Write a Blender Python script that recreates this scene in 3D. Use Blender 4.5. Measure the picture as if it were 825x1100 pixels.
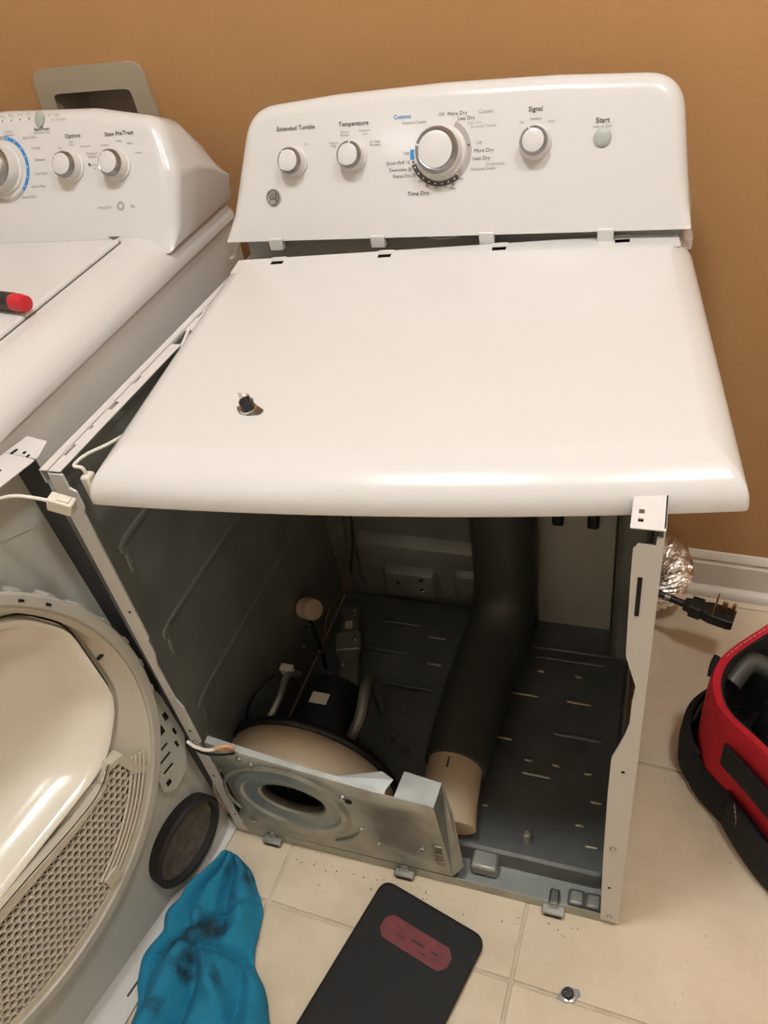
import bpy, bmesh, math, random
from mathutils import Matrix, Vector, noise
from math import sin, cos, pi, radians as rad

for o in list(bpy.data.objects): bpy.data.objects.remove(o, do_unlink=True)
scene = bpy.context.scene
COL = scene.collection
random.seed(7)

# ------------------------------------------------------------------ camera
def look(loc, yaw, pitch, roll):
    f = Vector((-sin(yaw)*cos(pitch), cos(yaw)*cos(pitch), -sin(pitch)))
    r = Vector((cos(yaw), sin(yaw), 0)); u = r.cross(f)
    r2 = r*cos(roll)+u*sin(roll); u2 = u*cos(roll)-r*sin(roll)
    M = Matrix((r2, u2, -f)).transposed().to_4x4(); M.translation = loc
    return M
cam = bpy.data.cameras.new('camera'); camo = bpy.data.objects.new('camera', cam); COL.objects.link(camo)
camo.matrix_world = look(Vector((0.669, -0.5532, 1.3621)), 0.4276, 0.6995, -0.1874)
cam.sensor_fit = 'VERTICAL'; cam.sensor_height = 36.0; cam.lens = 840.0/1100.0*36.0
cam.clip_start = 0.02
scene.camera = camo

# ------------------------------------------------------------------ world, exposure, lamp strengths
w = bpy.data.worlds.new('world'); scene.world = w; w.use_nodes = True
w.node_tree.nodes['Background'].inputs[0].default_value = (1, .82, .62, 1)
w.node_tree.nodes['Background'].inputs[1].default_value = 0.05
vs = scene.view_settings
vs.view_transform = 'Standard'; vs.look = 'None'; vs.gamma = 1; vs.use_curve_mapping = False
vs.exposure = 0.42
LAMP_COLOR = (.97, .985, 1.0)
LAMP_MAIN = 98.0         # ceiling dome over the machines
LAMP_RIGHT = 74.0        # dome to the right of the dryer
LAMP_SECOND = 8.0      # second dome nearer the door of the room

# ------------------------------------------------------------------ helpers
def lin(h):
    h = h.lstrip('#'); out = []
    for i in (0, 2, 4):
        c = int(h[i:i+2], 16)/255
        out.append(c/12.92 if c <= .04045 else ((c+.055)/1.055)**2.4)
    return (*out, 1)
MATS = {}
def mat(name, col, rough=.5, metal=0., var=0., vscale=8., bump=0., bscale=60., spec=.5, trans=0., alpha=1., coat=0., col2=None, emis=None, estr=0., sheen=0.):
    m = bpy.data.materials.new(name); m.use_nodes = True; nt = m.node_tree; b = nt.nodes['Principled BSDF']
    c = lin(col) if isinstance(col, str) else col
    b.inputs['Base Color'].default_value = c
    b.inputs['Roughness'].default_value = rough; b.inputs['Metallic'].default_value = metal
    b.inputs['Specular IOR Level'].default_value = spec
    b.inputs['Transmission Weight'].default_value = trans; b.inputs['Alpha'].default_value = alpha
    b.inputs['Coat Weight'].default_value = coat; b.inputs['Coat Roughness'].default_value = .08
    if sheen: b.inputs['Sheen Weight'].default_value = sheen
    if emis:
        b.inputs['Emission Color'].default_value = emis; b.inputs['Emission Strength'].default_value = estr
    geo = nt.nodes.new('ShaderNodeNewGeometry')
    if var or col2:
        n = nt.nodes.new('ShaderNodeTexNoise'); n.inputs['Scale'].default_value = vscale; n.inputs['Detail'].default_value = 5
        nt.links.new(geo.outputs['Position'], n.inputs['Vector'])
        r = nt.nodes.new('ShaderNodeValToRGB')
        r.color_ramp.elements[0].position = .3; r.color_ramp.elements[1].position = .7
        r.color_ramp.elements[0].color = (*[x*(1-var) for x in c[:3]], 1)
        r.color_ramp.elements[1].color = lin(col2) if col2 else (*[min(1, x*(1+var)) for x in c[:3]], 1)
        nt.links.new(n.outputs['Fac'], r.inputs[0]); nt.links.new(r.outputs[0], b.inputs['Base Color'])
    if bump:
        n = nt.nodes.new('ShaderNodeTexNoise'); n.inputs['Scale'].default_value = bscale; n.inputs['Detail'].default_value = 4
        nt.links.new(geo.outputs['Position'], n.inputs['Vector'])
        bp = nt.nodes.new('ShaderNodeBump'); bp.inputs['Strength'].default_value = bump; bp.inputs['Distance'].default_value = .004
        nt.links.new(n.outputs['Fac'], bp.inputs['Height']); nt.links.new(bp.outputs[0], b.inputs['Normal'])
    MATS[name] = m; return m

mat('wall', '#b78b5c', .55, var=.05, vscale=3, bump=.25, bscale=120, spec=.4)
mat('ceiling', '#ece6dc', .9)
mat('wall_pale', '#e6dccc', .7, var=.03, vscale=3)
mat('grout', '#cdbfa6', .9, var=.12, vscale=30)
mat('trim', '#d8cfc2', .45)
mat('white', '#d3d1ce', .24, coat=.25)
mat('white_matte', '#d2cec8', .4)
mat('panel_inner', '#c2c2ba', .45, var=.05, vscale=6)
mat('side_white', '#d8d5ce', .35, var=.02)
mat('channel_grey', '#9a9b99', .45, metal=.2)
mat('badge_metal', '#b5b4b2', .28, metal=.85)
mat('ring_grey', '#b3aea2', .45, var=.06, vscale=14)
mat('return_shade', '#3b3d41', .6)  # shade of the gap beside the left post, put into the colour
mat('ring_plastic', '#c3bba9', .45)
mat('door_plastic', '#e4dccb', .18, coat=.3)
mat('grille', '#c9bfac', .5)
mat('grille_dark', '#2d2924', .9)
mat('galv', '#a3a49b', .42, metal=.7, var=.18, vscale=22)
mat('galv_dull', '#93958f', .5, metal=.7, var=.2, vscale=14)
mat('dark_sheet', '#8b8e89', .42, metal=.35, var=.15, vscale=9)
mat('base_sheet', '#7a7e7e', .34, metal=.5, var=.18, vscale=12)
mat('slot_metal', '#a39e8e', .32, metal=.75)
mat('louver', '#b9b8ae', .5)
mat('pipe_dark', '#4f504d', .45, metal=.3)
mat('tan_plastic', '#cbb394', .5)
mat('felt', '#5c544b', .95, var=.35, vscale=60, bump=.6, bscale=200)
mat('rubber', '#22211f', .7)
mat('black', '#121211', .6)
mat('black_plastic', '#17181a', .4)
mat('black_fabric', '#171718', .9, bump=.5, bscale=500)
mat('red_fabric', '#c1152a', .8, bump=.4, bscale=500, var=.08, vscale=20)
mat('red', '#c4202b', .35)
mat('thread', '#c9a3a0', .8)
mat('chrome', '#c9c9c8', .12, metal=1.)
mat('chrome_dull', '#9a9998', .3, metal=1.)
mat('brass', '#b08a4a', .28, metal=1.)
mat('foil', '#e6e2dc', .2, metal=1., bump=1., bscale=90)
mat('blue_ink', '#2f86c9', .5)
mat('ink', '#4a4744', .6)
mat('ink_soft', '#8d8782', .6)
mat('ink_grey', '#a8a29c', .6)
mat('dark_hole', '#0d0d0d', .9)
mat('button_grey', '#a3aaa2', .4)
mat('outlet_box', '#a59a84', .5)
mat('outlet_dark', '#9a9284', .6)
mat('clear_plastic', '#e8e8e4', .15, alpha=.35)
mat('nylon', '#dcd5c6', .45)
mat('wire_white', '#e2ddd2', .45)
mat('wire_orange', '#cfa27c', .5)
mat('wire_black', '#151515', .5)
mat('wire_brown', '#5a4032', .5)
mat('pad_black', '#151615', .75, bump=.15, bscale=400)
mat('pad_edge', '#8e867a', .8)
mat('pad_label', '#6e2d30', .6, var=.2, vscale=60)
mat('pad_mark', '#3b2a2c', .7)
mat('bezel', '#b9b5b1', .2, metal=.8)
mat('dial_grey', '#c6c1bc', .3)
mat('dirt', '#4b4035', .95)
mat('lamp_metal', '#cfcabd', .3, metal=.6)
mat('lamp1', '#ffffff', .5, emis=(*LAMP_COLOR, 1), estr=LAMP_MAIN)
mat('lamp3', '#ffffff', .5, emis=(*LAMP_COLOR, 1), estr=LAMP_RIGHT)
mat('lamp2', '#ffffff', .5, emis=(*LAMP_COLOR, 1), estr=LAMP_SECOND)

# ceramic tile: mottled beige, slightly different for each tile
def tile_mat():
    m = mat('tile', '#b3a184', .38, spec=.4); nt = m.node_tree; b = nt.nodes['Principled BSDF']
    geo = nt.nodes.new('ShaderNodeNewGeometry'); oi = nt.nodes.new('ShaderNodeObjectInfo')
    add = nt.nodes.new('ShaderNodeVectorMath'); add.operation = 'ADD'
    sc = nt.nodes.new('ShaderNodeMath'); sc.operation = 'MULTIPLY'; sc.inputs[1].default_value = 30
    nt.links.new(oi.outputs['Random'], sc.inputs[0]); nt.links.new(geo.outputs['Position'], add.inputs[0]); nt.links.new(sc.outputs[0], add.inputs[1])
    n = nt.nodes.new('ShaderNodeTexNoise'); n.inputs['Scale'].default_value = 7; n.inputs['Detail'].default_value = 8; n.inputs['Roughness'].default_value = .65
    nt.links.new(add.outputs[0], n.inputs['Vector'])
    r = nt.nodes.new('ShaderNodeValToRGB')
    r.color_ramp.elements[0].position = .3; r.color_ramp.elements[0].color = lin('#cdbb9e')
    r.color_ramp.elements[1].position = .72; r.color_ramp.elements[1].color = lin('#e2d2b8')
    nt.links.new(n.outputs['Fac'], r.inputs[0])
    n2 = nt.nodes.new('ShaderNodeTexNoise'); n2.inputs['Scale'].default_value = 95; n2.inputs['Detail'].default_value = 3
    nt.links.new(add.outputs[0], n2.inputs['Vector'])
    r2 = nt.nodes.new('ShaderNodeValToRGB'); r2.color_ramp.elements[0].position = .19; r2.color_ramp.elements[1].position = .28
    r2.color_ramp.elements[0].color = lin('#7d6c55'); r2.color_ramp.elements[1].color = (1, 1, 1, 1)
    nt.links.new(n2.outputs['Fac'], r2.inputs[0])
    mx = nt.nodes.new('ShaderNodeMix'); mx.data_type = 'RGBA'; mx.blend_type = 'MULTIPLY'; mx.inputs[0].default_value = .8
    nt.links.new(r.outputs[0], mx.inputs[6]); nt.links.new(r2.outputs[0], mx.inputs[7])
    nt.links.new(mx.outputs[2], b.inputs['Base Color'])
    bp = nt.nodes.new('ShaderNodeBump'); bp.inputs['Strength'].default_value = .25; bp.inputs['Distance'].default_value = .003
    nt.links.new(n.outputs['Fac'], bp.inputs['Height']); nt.links.new(bp.outputs[0], b.inputs['Normal'])
tile_mat()
# towel: blue terry with dark grease marks
def towel_mat():
    m = mat('towel', '#1a7fa0', .95); nt = m.node_tree; b = nt.nodes['Principled BSDF']
    geo = nt.nodes.new('ShaderNodeNewGeometry')
    n = nt.nodes.new('ShaderNodeTexNoise'); n.inputs['Scale'].default_value = 15; n.inputs['Detail'].default_value = 4
    nt.links.new(geo.outputs['Position'], n.inputs['Vector'])
    r = nt.nodes.new('ShaderNodeValToRGB'); r.color_ramp.elements[0].position = .57; r.color_ramp.elements[1].position = .70
    r.color_ramp.elements[0].color = lin('#1f86aa'); r.color_ramp.elements[1].color = lin('#1d3a46')
    nt.links.new(n.outputs['Fac'], r.inputs[0]); nt.links.new(r.outputs[0], b.inputs['Base Color'])
    n2 = nt.nodes.new('ShaderNodeTexNoise'); n2.inputs['Scale'].default_value = 420; n2.inputs['Detail'].default_value = 3
    nt.links.new(geo.outputs['Position'], n2.inputs['Vector'])
    bp = nt.nodes.new('ShaderNodeBump'); bp.inputs['Strength'].default_value = .9; bp.inputs['Distance'].default_value = .004
    nt.links.new(n2.outputs['Fac'], bp.inputs['Height']); nt.links.new(bp.outputs[0], b.inputs['Normal'])
towel_mat()

def mk(name, V, F, m, parent=None, smooth=True, solid=0., bevel=0., ang=35, off=-1., seg=2, sub=0):
    me = bpy.data.meshes.new(name); me.from_pydata([tuple(v) for v in V], [], F); me.validate()
    bm = bmesh.new(); bm.from_mesh(me); bmesh.ops.remove_doubles(bm, verts=bm.verts, dist=1e-6)
    bmesh.ops.recalc_face_normals(bm, faces=bm.faces); bm.to_mesh(me); bm.free()
    if smooth: me.shade_smooth(); me.set_sharp_from_angle(angle=rad(ang))
    ms = m if isinstance(m, (list, tuple)) else [m]
    for q in ms: me.materials.append(MATS[q])
    o = bpy.data.objects.new(name, me); COL.objects.link(o)
    if parent: o.parent = parent
    if solid:
        s = o.modifiers.new('s', 'SOLIDIFY'); s.thickness = solid; s.offset = off
    if bevel:
        b = o.modifiers.new('b', 'BEVEL'); b.width = bevel; b.segments = seg; b.limit_method = 'ANGLE'; b.angle_limit = rad(40)
    if sub:
        b = o.modifiers.new('u', 'SUBSURF'); b.levels = sub; b.render_levels = sub
    return o
def thing(name, label, cat, M=None, group=None):
    o = bpy.data.objects.new(name, None); COL.objects.link(o); o.empty_display_size = .05
    if M is not None: o.matrix_world = M
    return tag(o, label, cat, group)
def tag(o, label, cat, group=None):
    o['label'] = label; o['category'] = cat
    if group: o['group'] = group
    return o
def struct(o): o['kind'] = 'structure'; return o
def T(x, y, z, yaw=0, pitch=0, roll=0):
    return Matrix.Translation((x, y, z)) @ Matrix.Rotation(yaw, 4, 'Z') @ Matrix.Rotation(pitch, 4, 'X') @ Matrix.Rotation(roll, 4, 'Y')
def boxv(x, y, z):
    V = [Vector((a, b, c)) for c in z for b in y for a in x]
    F = [(0, 2, 3, 1), (4, 5, 7, 6), (0, 1, 5, 4), (2, 6, 7, 3), (0, 4, 6, 2), (1, 3, 7, 5)]
    return V, F
def box(name, x, y, z, m, parent=None, bevel=.002, M=None, **k):
    V, F = boxv(x, y, z)
    if M is not None: V = [M @ v for v in V]
    return mk(name, V, F, m, parent, bevel=bevel, **k)
def loft(loops, closed=True, cap0=False, cap1=False):
    V = []; F = []; n = len(loops[0])
    for L in loops: V += [Vector(v) for v in L]
    for i in range(len(loops)-1):
        for j in range(n if closed else n-1):
            a = i*n+j; b = i*n+(j+1) % n
            F.append((a, b, b+n, a+n))
    if cap0: F.append(tuple(range(n-1, -1, -1)))
    if cap1: F.append(tuple((len(loops)-1)*n+j for j in range(n)))
    return V, F
def join(*vfs):
    V = []; F = []
    for v, f in vfs:
        k = len(V); V += list(v); F += [tuple(i+k for i in q) for q in f]
    return V, F
def lathe(prof, M=None, n=32, cap=True):      # prof: (r, h) along local z
    loops = [[Vector((r*cos(2*pi*j/n), r*sin(2*pi*j/n), h)) for j in range(n)] for r, h in prof]
    if M is not None: loops = [[M @ v for v in L] for L in loops]
    return loft(loops, True, cap, cap)
def catmull(P, k=8, closed=False):
    P = [Vector(p) for p in P]; n = len(P); out = []
    for i in range(n if closed else n-1):
        if closed: p0, p1, p2, p3 = P[i-1], P[i], P[(i+1) % n], P[(i+2) % n]
        else: p0, p1, p2, p3 = P[max(i-1, 0)], P[i], P[i+1], P[min(i+2, n-1)]
        for j in range(k):
            t = j/k
            out.append(.5*((2*p1)+(p2-p0)*t+(2*p0-5*p1+4*p2-p3)*t*t+(3*p1-p0-3*p2+p3)*t**3))
    if not closed: out.append(P[-1])
    return out
def tube(path, r, n=10, cap=True, k=8, smooth=True):
    P = catmull(path, k) if smooth else [Vector(p) for p in path]
    loops = []; up = Vector((0, 0, 1))
    for i, pnt in enumerate(P):
        d = (P[min(i+1, len(P)-1)]-P[max(i-1, 0)]).normalized()
        if i == 0:
            up = Vector((0, 0, 1)) if abs(d.z) < .9 else Vector((1, 0, 0))
        s = d.cross(up).normalized(); up = s.cross(d).normalized()
        rr = r(i/(len(P)-1)) if callable(r) else r
        loops.append([pnt+s*cos(2*pi*j/n)*rr+up*sin(2*pi*j/n)*rr for j in range(n)])
    return loft(loops, True, cap, cap)
def rpoly(pts, rads, seg=6):                  # 2D polygon with rounded corners
    out = []; n = len(pts)
    for i in range(n):
        p = Vector(pts[i]).to_2d() if len(pts[i]) > 2 else Vector(pts[i]); a = Vector(pts[i-1]); b = Vector(pts[(i+1) % n])
        r = rads[i] if isinstance(rads, (list, tuple)) else rads
        if r <= 1e-6: out.append(p); continue
        d1 = (a-p).normalized(); d2 = (b-p).normalized(); th = d1.angle(d2)
        t = min(r/math.tan(th/2), .49*min((a-p).length, (b-p).length))
        s, e = p+d1*t, p+d2*t
        for k in range(seg+1):
            q = k/seg; out.append(s*(1-q)**2+p*2*q*(1-q)+e*q*q)
    return out
def offset2(L, d):                            # inward offset of a CCW loop
    n = len(L); out = []
    for i in range(n):
        t = (L[(i+1) % n]-L[i-1])
        if t.length < 1e-9: out.append(L[i].copy()); continue
        t.normalize(); out.append(L[i]+Vector((-t.y, t.x))*d)
    return out
def plate(name, us, vs_, holes, P, m, parent, thick=.0012, off=-1., smooth=False):
    """sheet with rectangular holes (u0,u1,v0,v1); P maps (u,v) to a point"""
    U = sorted(set([us[0], us[1]]+[h[i] for h in holes for i in (0, 1)])); W = sorted(set([vs_[0], vs_[1]]+[h[i] for h in holes for i in (2, 3)]))
    V = []; F = []; idx = {}
    def vid(i, j):
        if (i, j) not in idx: idx[i, j] = len(V); V.append(P(U[i], W[j]))
        return idx[i, j]
    for i in range(len(U)-1):
        for j in range(len(W)-1):
            cu = (U[i]+U[i+1])/2; cv = (W[j]+W[j+1])/2
            if any(h[0] < cu < h[1] and h[2] < cv < h[3] for h in holes): continue
            F.append((vid(i, j), vid(i+1, j), vid(i+1, j+1), vid(i, j+1)))
    return mk(name, V, F, m, parent, smooth=smooth, solid=thick, off=off)
def text(s, parent, M, size, m, align='CENTER', shear=0., bold=0., name='lettering'):
    c = bpy.data.curves.new('t', 'FONT'); c.body = s; c.size = size; c.align_x = align; c.align_y = 'CENTER'; c.shear = shear; c.offset = bold; c.resolution_u = 2
    t = bpy.data.objects.new('t', c); COL.objects.link(t)
    bpy.context.view_layer.update()
    me = bpy.data.meshes.new_from_object(t.evaluated_get(bpy.context.evaluated_depsgraph_get()))
    bpy.data.objects.remove(t, do_unlink=True); bpy.data.curves.remove(c)
    me.materials.clear(); me.materials.append(MATS[m]); me.name = name
    o = bpy.data.objects.new(name, me); COL.objects.link(o); o.parent = parent; o.matrix_local = M
    return o

# ------------------------------------------------------------------ the room
WA = rad(-3.0)                                 # the machines stand turned a little against the wall
WM = Matrix.Translation((.85, .775, 0)) @ Matrix.Rotation(WA, 4, 'Z')      # wall frame: x along, y into the wall
HR = 2.75
XL, XR, YF = -1.95, 1.15, -2.9
box_u = (-1.385, -1.125, .93, 1.13)            # recess of the washer outlet box (wall coordinates)
# back wall with the hole for the outlet box
wall_back = struct(plate('wall_back', (XL, XR), (0, HR), [(-1.352, -1.148, .965, 1.092)], lambda u, v: WM @ Vector((u, 0, v)), 'wall', None, thick=.1, off=1.))
for md in wall_back.modifiers: md.offset = -1 if (wall_back.data.polygons[0].normal.y < 0) else 1
def wallbox(name, x, y, z, m): return struct(box(name, x, y, z, m, None, bevel=0, M=WM))
wallbox('wall_left', (XL-.1, XL), (YF, .1), (0, HR), 'wall_pale')
wallbox('wall_right', (XR, XR+.1), (YF, .1), (0, HR), 'wall_pale')
wallbox('wall_front', (XL-.1, XR+.1), (YF-.1, YF), (0, HR), 'wall_pale')
wallbox('ceiling', (XL-.1, XR+.1), (YF-.1, .1), (HR, HR+.08), 'ceiling')
floor = wallbox('floor', (XL, XR), (YF, 0), (-.05, -.0035), 'grout')
# tiles: one grid crossing sits at (0.537, -0.123)
TS = .43; TR = rad(-2.2); TM = Matrix.Translation((.537, -.123, 0)) @ Matrix.Rotation(TR, 4, 'Z')
g = .0028
V, F = boxv((g, TS-g), (g, TS-g), (-.004, 0)); me_t = None
inv = WM.inverted()
for i in range(-6, 4):
    for j in range(-7, 3):
        c = inv @ (TM @ Vector(((i+.5)*TS, (j+.5)*TS, 0)))
        if not (XL+.02 < c.x < XR-.02 and YF+.02 < c.y < .2): continue
        if me_t is None:
            t = mk('tile', V, F, 'tile', None, bevel=.0015); me_t = t.data
        else:
            t = bpy.data.objects.new('tile', me_t); COL.objects.link(t)
            b = t.modifiers.new('b', 'BEVEL'); b.width = .0015; b.segments = 2
        t.parent = floor
        t.matrix_local = TM @ Matrix.Translation((i*TS, j*TS, random.uniform(-.0004, .0004)))
# baseboard: board with a moulded cap, and a shoe moulding at its foot
def prof_run(name, prof, m, parent=None):
    loops = [[WM @ Vector((u, y, z)) for y, z in prof] for u in (XL, XR)]
    V, F = loft(loops, True, True, True); return mk(name, V, F, m, parent, ang=30)
bb = struct(prof_run('baseboard_back', [(0, 0), (-.013, 0), (-.013, .084), (-.0095, .088), (-.0095, .094), (-.012, .098), (-.0085, .106), (-.004, .112), (0, .113)], 'trim'))
prof_run('shoe_moulding', [(-.013, 0), (-.031, 0), (-.031, .008), (-.028, .015), (-.022, .0195), (-.013, .021)], 'trim', bb)

# two ceiling domes light the room
def dome(name, label, x, y, m):
    t = thing(name, label, 'lamp', T(x, y, HR))
    Vd, Fd = lathe([(.155, 0), (.155, -.012), (.145, -.03), (.125, -.032)], n=40); mk('rim', Vd, Fd, 'lamp_metal', t)
    Vd, Fd = lathe([(.124, -.028), (.12, -.045), (.1, -.066), (.06, -.083), (.02, -.09), (.003, -.0905)], n=40); mk('diffuser', Vd, Fd, m, t)
dome('ceiling_light', 'round frosted ceiling light above the open dryer', .30, -.20, 'lamp1')
dome('ceiling_light', 'round frosted ceiling light above the red tool bag', 1.15, -.15, 'lamp3')
dome('ceiling_light', 'round frosted ceiling light near the far side of the room', -.47, -1.47, 'lamp2')

# washer outlet box let into the wall above the washer
ob = thing('outlet_box', 'beige plastic washer outlet box recessed in the tan wall', 'outlet box', WM @ Matrix.Translation((-1.25, 0, .93)))
o_out = rpoly([(-.142, 0), (.142, 0), (.128, .2), (-.128, .2)], .03)
o_in = rpoly([(-.095, .04), (.095, .04), (.092, .157), (-.092, .157)], .012)
def ring_between(A, B, ya, yb, n=80):
    def samp(L):
        c = Vector((0, .1)); out = []
        for k in range(n):
            d = Vector((cos(2*pi*k/n), sin(2*pi*k/n))); best = 0
            for i in range(len(L)):
                a = L[i]-c; b = L[(i+1) % len(L)]-c; e = b-a; den = d.x*e.y-d.y*e.x
                if abs(den) < 1e-12: continue
                t = (a.x*e.y-a.y*e.x)/den; s = (a.x*d.y-a.y*d.x)/den
                if t > 0 and -1e-6 <= s <= 1+1e-6: best = max(best, t)
            out.append(c+d*best)
        return out
    return samp(A), samp(B)
A, B = ring_between(o_out, o_in, 0, 0)
Lp = lambda L, y: [Vector((q.x, y, q.y)) for q in L]
V, F = loft([Lp(A, -.001), Lp(A, -.008), Lp(B, -.010), Lp(B, .002)]); mk('trim_frame', V, F, 'outlet_box', ob)
V, F = loft([Lp(B, -.008), Lp(B, .085)], True, False, True); mk('recess', V, F, 'outlet_dark', ob)

# ------------------------------------------------------------------ control consoles
class Face:
    def __init__(s, o, v): s.o = Vector(o); s.v = Vector(v).normalized(); s.n = Vector((0, -s.v.z, s.v.y)); s.x = Vector((1, 0, 0))
    def p(s, a, b, d=0): return s.o+s.x*a+s.v*b+s.n*d
    def M(s, a, b, d=.0006, rot=0):
        m = Matrix((s.x, s.v, s.n)).transposed().to_4x4(); m.translation = s.p(a, b, d)
        return m @ Matrix.Rotation(rot, 4, 'Z')
def console_shell(name, parent, f, outline, r, yback, m, drop=.0):
    loops = []
    for k in range(7):
        th = k/6*pi/2
        L = offset2(outline, r*(1-sin(th))); b0 = min(q.y for q in outline); ring = []
        for q, q0 in zip(L, outline):                 # crisp lower edge: no fillet there
            k_ = min(1, max(0, (q0.y-b0)/.045)); ring.append(f.p(q.x, q.y*k_+q0.y*(1-k_), -r*(1-cos(th))*k_))
        loops.append(ring)
    last = loops[-1]
    for t in (.35, .7, 1.):
        loops.append([Vector((v.x, v.y+(yback-v.y)*t, v.z-drop*t*t*max(0, (v.z-f.o.z)))) for v in last])
    V, F = loft(loops, True, True, True)
    return mk(name, V, F, m, parent, ang=50)
def knob(parent, f, a, b, R, H, rot, name='knob', marks=False):
    M = f.M(a, b, 0)
    V, F = lathe([(R, .0), (R, .003), (R*.90, .005), (R*.86, H*.62), (R*.82, H*.7)], M, 40); k = mk(name, V, F, 'white_matte', parent)
    V, F = lathe([(R*.82, H*.70), (R*.85, H*.72), (R*.83, H*.84), (R*.70, H*1.0), (R*.67, H*.985), (R*.66, H*.95)], M, 40, cap=False); mk('bezel', V, F, 'chrome_dull', k)
    V, F = lathe([(R*.66, H*.95), (R*.66, H*1.0), (R*.62, H*1.02), (.001, H*1.025)], M, 40); mk('cap', V, F, 'white', k)
    Mr = M @ Matrix.Rotation(rot, 4, 'Z')
    V, F = boxv((-.0014, .0014), (R*.62, R*.84), (H*.82, H*1.015)); mk('pointer', [Mr @ v for v in V], F, 'white', k, bevel=.0004)
    return k
def arc(parent, f, a, b, r0, r1, d0, d1, m, name='dial_scale', h=.0006):
    n = 28; V = []; F = []
    for i in range(n+1):
        t = rad(d0+(d1-d0)*i/n)
        V += [f.p(a+r0*cos(t), b+r0*sin(t), h), f.p(a+r1*cos(t), b+r1*sin(t), h)]
    for i in range(n): F.append((2*i, 2*i+1, 2*i+3, 2*i+2))
    return mk(name, V, F, m, parent, smooth=False, solid=.0003)
def dot(parent, f, a, b, r, m, name='dial_mark', h=.0011):
    V = [f.p(a+r*cos(t*pi/5), b+r*sin(t*pi/5), h) for t in range(10)]
    return mk(name, V, [tuple(range(10))], m, parent, smooth=False)

# ------------------------------------------------------------------ dryer cabinet (front off, top lifted)
W_, D_, H_ = .686, .60, .864
dr = thing('dryer_cabinet', 'opened dryer cabinet with bare steel inside and a dark exhaust duct', 'dryer', T(0, 0, 0))
# side panels with horizontal ribs
def side(x, sgn, yr=(0.0, D_)):
    o = plate('side_panel', yr, (.012, H_), [], lambda u, v: Vector((x, u, v)), ['white'], dr, thick=.0014, off=0)
    V, F = boxv((min(x+sgn*.0012, x+sgn*.0022), max(x+sgn*.0012, x+sgn*.0022)), (yr[0]+.002, yr[1]-.002), (.02, H_-.004))
    mk('side_lining', V, F, 'dark_sheet', o, smooth=False)
    for z, y0, y1 in ((.70, .05, .54), (.52, .05, .54), (.34, .05, .54)):
        V, F = tube([(x+sgn*.0015, y0, z-.05), (x+sgn*.0015, y0+.004, z-.02), (x+sgn*.0015, y0+.02, z), (x+sgn*.0015, (y0+y1)/2, z), (x+sgn*.0015, y1-.02, z), (x+sgn*.0015, y1-.004, z-.02), (x+sgn*.0015, y1, z-.05)], .008, 10)
        mk('rib', [Vector((x+sgn*.001+(v.x-x-sgn*.001)*.32, v.y, v.z)) for v in V], F, 'dark_sheet', o)
side(0, 1); side(W_, -1)
# front posts (folded flanges) with notched inner edges
def post(pts, m='white', holes=()):
    V = [Vector((x, 0.0, z)) for x, z in pts]
    return mk('front_post', V, [tuple(range(len(V)))], m, dr, smooth=False, solid=.003, off=0)
pl = [(0, .01), (.022, .012), (.024, .06), (.018, .075), (.018, .14), (.024, .15), (.022, .25), (.014, .26), (.014, .30), (.020, .305), (.020, .40), (.013, .42), (.012, .50), (.019, .53), (.019, .56), (.023, .565), (.023, .80), (.028, .81), (.028, .835), (.020, .84), (.020, .86), (0, .86)]
pL = post(pl)
pr = [(W_-x, z) for x, z in [(0, .01), (.027, .012), (.030, .20), (.031, .40), (.030, .48), (.018, .53), (.013, .56), (.013, .60), (.011, .63), (.024, .68), (.026, .80), (.026, .835), (.022, .842), (.006, .842), (.006, .852), (.0, .852)]]
pR = post(pr)
for px, pz, par in ((.012, .07, pL), (.010, .20, pL), (.014, .62, pL), (.010, .335, pL)):
    V, F = lathe([(.0022, 0), (.0022, -.0006)], Matrix.Translation((px, -.0022, pz)) @ Matrix.Rotation(pi/2, 4, 'X'), 10); mk('hole', V, F, 'dark_hole', par)
for px, pz in ((.672, .625), (.671, .455), (.668, .13)):
    V, F = lathe([(.0024, 0), (.0024, .0006)], Matrix.Translation((px, -.0015, pz)) @ Matrix.Rotation(pi/2, 4, 'X'), 10); mk('hole', V, F, 'dark_hole', pR)
box('slot', (.6665, .671), (-.0022, -.0015), (.745, .80), 'dark_hole', pR, bevel=0)
for px, pz in ((.668, .255), (.672, .03), (.010, .305)):
    V, F = lathe([(.0048, .0), (.0048, .002), (.003, .004), (.0005, .0045)], Matrix.Translation((px, -.0015, pz)) @ Matrix.Rotation(pi/2, 4, 'X'), 14); mk('screw', V, F, 'chrome', dr)
# top rails with punched holes
hl = [(-.002, .006, .030, .052), (-.002, .005, .084, .092), (-.001, .008, .128, .146), (-.002, .005, .19, .208), (.002, .016, .295, .335), (-.002, .004, .375, .392)]
rl = plate('top_rail', (-.011, .018), (0, D_), hl, lambda u, v: Vector((u, v, H_)), 'white', dr)
plate('rail_lip', (0, D_), (H_-.02, H_), [], lambda u, v: Vector((-.011, u, v)), 'white', rl)
rr_ = plate('top_rail', (W_-.030, W_+.001), (-.003, D_), [(W_-.024, W_-.019, .006, .011), (W_-.024, W_-.019, .018, .024), (W_-.02, W_-.01, .1, .12), (W_-.02, W_-.01, .3, .32)], lambda u, v: Vector((u, v, H_)), 'white', dr)
# rear: back panel, top channel under the console
bk = box('back_panel', (0.002, W_-.002), (D_-.002, D_), (.012, .86), 'dark_sheet', dr, bevel=0)
box('rear_channel', (.006, W_-.006), (.566, .598), (.80, .909), 'channel_grey', dr, bevel=.004)
for x in (.03, .31, .62): box('channel_foot', (x, x+.03), (.57, .595), (.905, .912), 'galv_dull', dr, bevel=.002)
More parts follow.
